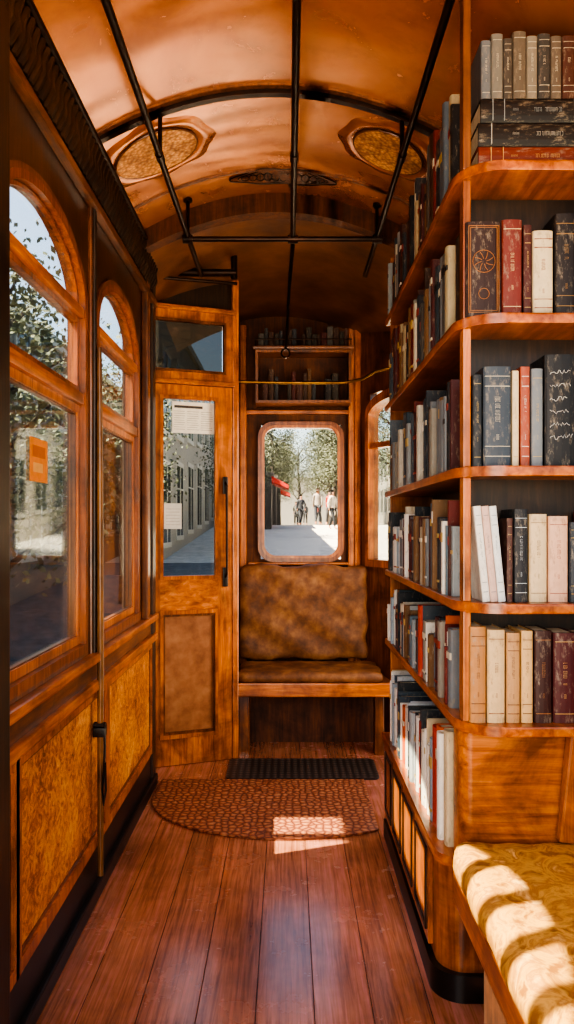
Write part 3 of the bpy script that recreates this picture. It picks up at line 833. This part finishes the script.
# ------------------------------------------------------------------ side bench on the right
sb = root('side_bench', (.6, 1.0, 0), 'long side bench with patterned gold upholstery and wooden front', 'bench')
m = MB(); m.box(.392, .415, .15, 1.762, .325, .398, W_or_h, .006); m.done('front_rail', sb)
m = MB(); m.box(.415, .80, .15, 1.76, .37, .398, W_md); m.done('seat_board', sb)
softbox(.384, .79, .15, 1.758, .396, .476, VEL2, .038, .005, 34).done('seat_cushion', sb, smooth=True)
T = Matrix.Translation((.66, 0, .48)) @ Matrix.Rotation(math.radians(8), 4, 'Y')
softbox(.0, .075, .15, 1.70, .01, .24, VEL2, .026, .003, 22, xf=T).done('back_cushion', sb, smooth=True)
T2 = Matrix.Translation((.632, 0, .478)) @ Matrix.Rotation(math.radians(6), 4, 'Y')
m = MB(T2); m.box(0, .12, 1.725, 1.755, .0, .26, W_or, .008); m.done('end_board', sb)
m = MB()
o = [(.435, .15), (.435, 1.62), (.45, 1.70), (.48, 1.745), (.52, 1.76)]; i_ = [(.52, 1.74), (.49, 1.725), (.47, 1.69), (.455, 1.62), (.455, .15)]
m.prism(o+i_, XY(0), XY(.37), W_kick); m.done('apron', sb, smooth=True)
for yy in (.3, 1.0, 1.60):
    m = MB(); m.box(.47, .78, yy, yy+.03, 0, .37, W_dk, .004); m.done('leg', sb)

# ------------------------------------------------------------------ outside
def streetz(y):
    if y < 5: return -.8
    if y < 36: return -.8+(y-5)*.0652
    return 1.22
ASPH = noisy('pale_grey_paving', [(.3, '96928a'), (.7, 'bab4a8')], nscale=3, rough=.9, bs=.1)
ASPD = noisy('shade_toned_asphalt', [(.3, '3c4043'), (.7, '565a5c')], nscale=5, rough=.8, bs=.1)  # dark tone stands in for shade on the ground beside the tram
m = MB()
ys = [-6, 5, 36, 140]
for k in range(3):
    m.quad([(-9, ys[k], streetz(ys[k])), (14, ys[k], streetz(ys[k])), (14, ys[k+1], streetz(ys[k+1])), (-9, ys[k+1], streetz(ys[k+1]))], ASPH)
bmesh.ops.remove_doubles(m.bm, verts=m.bm.verts, dist=.001)
m.done('ground', label='pale paved street sloping gently upward', cat='street', kind='structure')
m = MB()
for (a, b_) in ((-6, 5), (5, 20)):
    m.quad([(-9, a, streetz(a)+.02), (-1.0, a, streetz(a)+.02), (-1.0, b_, streetz(b_)+.02), (-9, b_, streetz(b_)+.02)], ASPD)
m.done('ground.001', label='dark asphalt lane beside the tram, shade put into its colour', cat='street', kind='structure')
def facade(x, y0, y1, h, hexc, lab, side, step=2.4, wz=1.9, w0=1.1, glass='15191b', trim='7b7870'):
    st = plain(hexc, .9); dk = plain(glass, .25); tr_ = plain(trim, .8)
    rt_m = MB()
    rt_m.box(min(x, x+.6*side), max(x, x+.6*side), y0, y1, -.85, h, st)
    f = rt_m.done('building', label=lab, cat='building')
    m1 = MB(); m2 = MB()
    y = y0+.6
    while y < y1-2:
        z = streetz(y)+w0
        while z+wz < h:
            m1.box(x-.03, x+.03, y, y+1.3, z, z+wz, dk)
            m2.box(x-.06, x+.04, y-.12, y+1.42, z-.15, z, tr_); m2.box(x-.06, x+.04, y-.12, y+1.42, z+wz, z+wz+.15, tr_)
            m2.box(x-.06, x+.05, y+.62, y+.68, z, z+wz, tr_); m2.box(x-.06, x+.05, y, y+1.3, z+wz*.66, z+wz*.66+.05, tr_)
            m2.box(x-.06, x+.03, y-.08, y, z, z+wz, tr_); m2.box(x-.06, x+.03, y+1.3, y+1.38, z, z+wz, tr_)
            z += wz+1.0
        y += step
    m2.box(x-.06, x+.12, y0, y1, h-.25, h, tr_)
    m1.done('window', f); m2.done('window_surround', f)
facade(-5.0, 3.0, 25.6, 5.2, '555b5f', 'blue-grey building with windows beside the tram', -1, 2.0, 1.6, .9, '24323c', '8e9698')
facade(-3.5, 20, 62, 7.5, '9a958c', 'long grey stone building along the street', -1, 2.6, 2.2, .5, '2a3034', 'b8b4aa')
facade(8.2, 8, 90, 7.5, '7a7368', 'brown stone building along the street', 1)
m = MB(); m.box(-9, 14, 120, 121, -.5, 9, plain('7d7a72', .9))
m.done('building', label='pale building closing the far end of the street', cat='building')
BARK = noisy('grey_bark', [(.3, '1e1a16'), (.7, '40382f')], nscale=12, rough=.9, bs=.5)
LEAF = noisy('grey_green_leaves', [(.3, '2e3522'), (.6, '545a42'), (.8, '84836c')], nscale=3, rough=.7, bs=0)
def tree_meshes():
    m = MB(); m.tube([(0, 0, 0), (.05, 0, 1.2), (-.05, .05, 2.6), (.05, 0, 4.2), (0, 0, 6)], [.17, .13, .11, .08, .03], BARK, 8)
    tips = []
    for k in range(12):
        t = k*2.4; z0 = 1.9+.32*k
        p = [Vector((0, 0, z0)), Vector((.6*math.cos(t), .6*math.sin(t), z0+.5)), Vector((1.15*math.cos(t+.2), 1.15*math.sin(t+.2), z0+.8+.3*R.random()))]
        m.tube(p, [.06, .035, .012], BARK, 5); tips += [p[1], p[2], (p[1]+p[2])/2]
    tr_ = m.done('tree', smooth=True, origin=(0, 0, 0))
    m = MB(); i = m.mi(LEAF)
    for k in range(5600):
        c = R.choice(tips)+Vector((R.gauss(0, .30), R.gauss(0, .30), R.gauss(0, .4)))
        a = Vector((R.gauss(0, 1), R.gauss(0, 1), R.gauss(0, 1))).normalized(); b_ = a.orthogonal().normalized(); s_ = .03+.045*R.random()
        m.bm.faces.new([m.bm.verts.new(c+a*s_), m.bm.verts.new(c+b_*s_*.6), m.bm.verts.new(c-a*s_), m.bm.verts.new(c-b_*s_*.6)]).material_index = i
    lf = m.done('foliage', origin=(0, 0, 0)); lf['kind'] = 'stuff'
    return tr_, lf
T0, F0 = tree_meshes()
F0.parent = T0
def place_tree(ob, lf, x, y, s_, rz):
    ob.location = (x, y, streetz(y)-.02); ob.scale = (s_,)*3; ob.rotation_euler = (0, 0, rz)
    tag(ob, 'street tree with grey-green leaves beside the road', 'tree', group='street trees')
spots = [(-3.0, 7.6, .7, 0), (-3.0, 13.6, .7, 2), (-1.7, 23, .65, 1.7), (-1.5, 28, .7, 2.2), (-.9, 44.5, .95, 3), (4.6, 22, .9, .2), (4.4, 29.5, 1.1, 1.2), (3.5, 37, 1.2, 4), (3.4, 44.5, 1.2, 1), (-.8, 54, 1.05, 5), (6, 12, .8, 2), (-.9, 76, 1.3, 2), (3.3, 52, 1.2, 3), (-1.8, 90, 1.5, 2), (3.5, 60, 1.3, 1), (-.9, 62.5, 1.15, 1), (3.9, 71, 1.5, 2.6), (1.5, 104, 1.8, 4), (4.8, 86, 1.7, 0)]
place_tree(T0, F0, *spots[0])
for s_ in spots[1:]:
    t_ = T0.copy(); l_ = F0.copy(); COL.objects.link(t_); COL.objects.link(l_); l_.parent = t_; place_tree(t_, l_, *s_)

REDM = plain('b82c1c', .7)
for (x, y) in ((-.85, 33.0), (-.72, 38.0), (-.60, 48.5)):
    z = streetz(y)
    m = MB(); m.box(x-1.1, x+.1, y, y+2.6, z-.1, z+2.4, plain('3a3632', .8)); m.box(x-1.2, x+.2, y-.1, y+2.7, z+2.4, z+2.55, plain('5a544c', .8))
    k0 = m.done('kiosk', label='small dark street kiosk with a red awning', cat='kiosk', group='street kiosks')
    m = MB(); m.prism([(x+.12, z+2.38), (x+.75, z+2.05), (x+.75, z+1.88), (x+.12, z+2.1)], lambda a, b_: (a, y, b_), lambda a, b_: (a, y+2.6, b_), REDM); m.done('awning', k0)
rt = root('sun_blocker', (-2.2, 1.6, -.8), 'added flat slatted sun blocker on posts, out of view', 'sun blocker')  # added out of view to block sun, gaps leave the floor patches
RF = plain('4a4f50', .6)
for (a, b_, c, d_) in ((-2.50, -1.75, .2, 1.97), (-1.97, -1.75, 1.97, 2.30), (-2.50, -1.97, 2.095, 2.135), (-2.50, -1.75, 2.30, 3.1)):
    m = MB(); m.box(a, b_, c, d_, 3.18, 3.20, RF); m.done('blocker_panel', rt)
for yy in (.25, 1.6, 3.05):
    m = MB(); m.tube([(-2.47, yy, -.8), (-2.47, yy, 3.18)], .04, plain('2b2f30', .5), 10); m.done('post', rt, smooth=True)

# people
def skin(name, V, E, Rr, mat, parent=None, root_i=0, sub=1):
    me = bpy.data.meshes.new(name); me.from_pydata(V, E, []); me.materials.append(mat)
    ob = bpy.data.objects.new(name, me); COL.objects.link(ob)
    md = ob.modifiers.new('Skin', 'SKIN'); md.use_smooth_shade = True
    for i_, sv in enumerate(me.skin_vertices[0].data):
        r_ = Rr[i_]; sv.radius = r_ if isinstance(r_, tuple) else (r_, r_); sv.use_root = (i_ == root_i)
    ss = ob.modifiers.new('Sub', 'SUBSURF'); ss.levels = sub; ss.render_levels = sub
    if parent: ob.parent = parent
    return ob
def person(x, y, s_, rz, coat, trou, hair, stride, label, lng=False):
    skn = plain('b98468', .6)
    a = stride
    V = [(0, 0, .95), (0, 0, 1.12), (0, 0, 1.32), (0, 0, 1.46), (0, 0, 1.52), (0, -.01, 1.60), (0, -.01, 1.70),
         (-.17, 0, 1.42), (-.21, .06*a*4, 1.15), (-.20, -.02+.1*a*2, .92), (-.20, -.04+.1*a*2, .84),
         (.17, 0, 1.42), (.21, -.06*a*4, 1.15), (.20, -.08-.1*a*2, .92), (.20, -.10-.1*a*2, .84),
         (-.09, 0, .88), (-.10, -.5*a, .48), (-.10, -.6*a, .08), (-.10, -.6*a-.12, .03),
         (.09, 0, .88), (.10, .3*a, .48), (.10, .75*a, .10), (.10, .75*a-.12, .04)]
    E = [(0, 1), (1, 2), (2, 3), (3, 4), (4, 5), (5, 6), (3, 7), (7, 8), (8, 9), (9, 10), (3, 11), (11, 12), (12, 13), (13, 14), (0, 15), (15, 16), (16, 17), (17, 18), (0, 19), (19, 20), (20, 21), (21, 22)]
    Rr = [(.13, .09), (.12, .09), (.15, .10), (.08, .07), .05, (.075, .09), (.06, .075), .055, .042, .03, .025, .055, .042, .03, .025, .08, .055, .038, .035, .08, .055, .038, .035]
    p = skin('person', V, E, Rr, skn); tag(p, label, 'person', group='pedestrians on the street')
    zb = .55 if lng else .82
    CV = [(0, 0, zb), (0, 0, .98), (0, 0, 1.15), (0, 0, 1.33), (0, 0, 1.45), V[7], V[8], V[9], V[11], V[12], V[13]]
    CE = [(0, 1), (1, 2), (2, 3), (3, 4), (4, 5), (5, 6), (6, 7), (4, 8), (8, 9), (9, 10)]
    skin('coat', CV, CE, [(.19, .15), (.16, .125), (.15, .12), (.175, .125), (.1, .085), .07, .058, .045, .07, .058, .045], plain(coat, .8), p)
    skin('trousers', [V[0], V[15], V[16], (V[17][0], V[17][1], .12), V[19], V[20], (V[21][0], V[21][1], .14)], [(0, 1), (1, 2), (2, 3), (0, 4), (4, 5), (5, 6)], [(.14, .1), .095, .07, .055, .095, .07, .055], plain(trou, .8), p)
    skin('hair', [(0, .02, 1.66), (0, .02, 1.74), (0, .05, 1.60)], [(0, 1), (0, 2)], [(.085, .09), (.06, .06), (.07, .06)], plain(hair, .8), p)
    p.location = (x, y, streetz(y)); p.rotation_euler = (0, 0, rz); p.scale = (s_,)*3
person(.75, 43, 1.0, .4, '2b2f38', '20242c', '1d1512', .35, 'person in dark coat walking toward the tram')
person(1.45, 36, 1.02, math.pi, '8a8178', '2a2e36', '3a2418', .3, 'person in pale jacket walking away')
person(2.15, 38, 1.0, -.5, 'a33a2c', '2b2b30', '241a14', .28, 'person in red jacket and dark trousers walking')
person(1.98, 33, 1.0, .9, 'b8b0a4', '1f2228', '15110f', .33, 'person in light coat walking along the street', True)
person(.62, 56, 1.0, .0, '6b6a66', '30343a', '3a2a1a', .3, 'person in grey coat strolling', True)
person(1.4, 60, 1.0, 3.0, '22252b', '22252b', '15110f', .3, 'person in black clothing strolling')
person(2.1, 51, 1.0, 2.4, '7a2c22', '2a2c30', '15110f', .3, 'person in dark red jumper strolling')
person(1.0, 66, 1.0, .5, '4a5660', '22252b', '2a1a12', .3, 'person in blue-grey jacket strolling')

# ------------------------------------------------------------------ light
w = bpy.data.worlds.new('World'); scene.world = w; w.use_nodes = True
nt = w.node_tree; bg = nt.nodes['Background']
sky = nt.nodes.new('ShaderNodeTexSky'); sky.sky_type = 'NISHITA'; sky.sun_disc = False
sky.sun_elevation = math.radians(48); sky.sun_rotation = math.radians(-75); sky.dust_density = 3; sky.air_density = 1.2
nt.links.new(sky.outputs[0], bg.inputs['Color']); bg.inputs['Strength'].default_value = .38
d = Vector((1, .35, -1.45)).normalized()
sl = bpy.data.lights.new('sun', 'SUN'); sl.energy = 36; sl.color = (1, .84, .60); sl.angle = math.radians(.5)
so = bpy.data.objects.new('sun', sl); COL.objects.link(so); so.location = (-6, -2, 8); so.rotation_euler = d.to_track_quat('-Z', 'Y').to_euler()
def area(name, loc, tgt, sx, sy, e, col):
    l = bpy.data.lights.new(name, 'AREA'); l.shape = 'RECTANGLE'; l.size = sx; l.size_y = sy; l.energy = e; l.color = col
    o = bpy.data.objects.new(name, l); COL.objects.link(o); o.location = loc
    o.rotation_euler = (Vector(tgt)-Vector(loc)).to_track_quat('-Z', 'Y').to_euler()
area('front_fill', (.1, -.5, 1.7), (0, 3, 1.1), 1.3, 1.2, 26, (1, .86, .70))  # added fill behind the camera to brighten the interior
area('ceiling_fill', (-.05, -.1, .9), (-.05, 2.2, 2.6), .9, .4, 13, (1, .86, .68))  # added fill aimed up to brighten the ceiling and give it highlights
area('side_fill', (.81, 3.36, 1.25), (-.5, 3.9, 1.2), .65, 1.4, 14, (1, .80, .58))  # added fill hidden behind the bookcase to brighten the end platform

cam = bpy.data.cameras.new('camera'); co = bpy.data.objects.new('camera', cam); COL.objects.link(co)
co.location = (0, 0, 1.22); co.rotation_euler = (math.radians(90), 0, 0)
cam.sensor_width = 36; cam.lens = 26.02; cam.shift_y = 13/1024; cam.shift_x = -1/1024; cam.clip_start = .02; cam.clip_end = 400
scene.camera = co
scene.view_settings.view_transform = 'AgX'
scene.view_settings.look = 'AgX - High Contrast'
scene.view_settings.exposure = .3
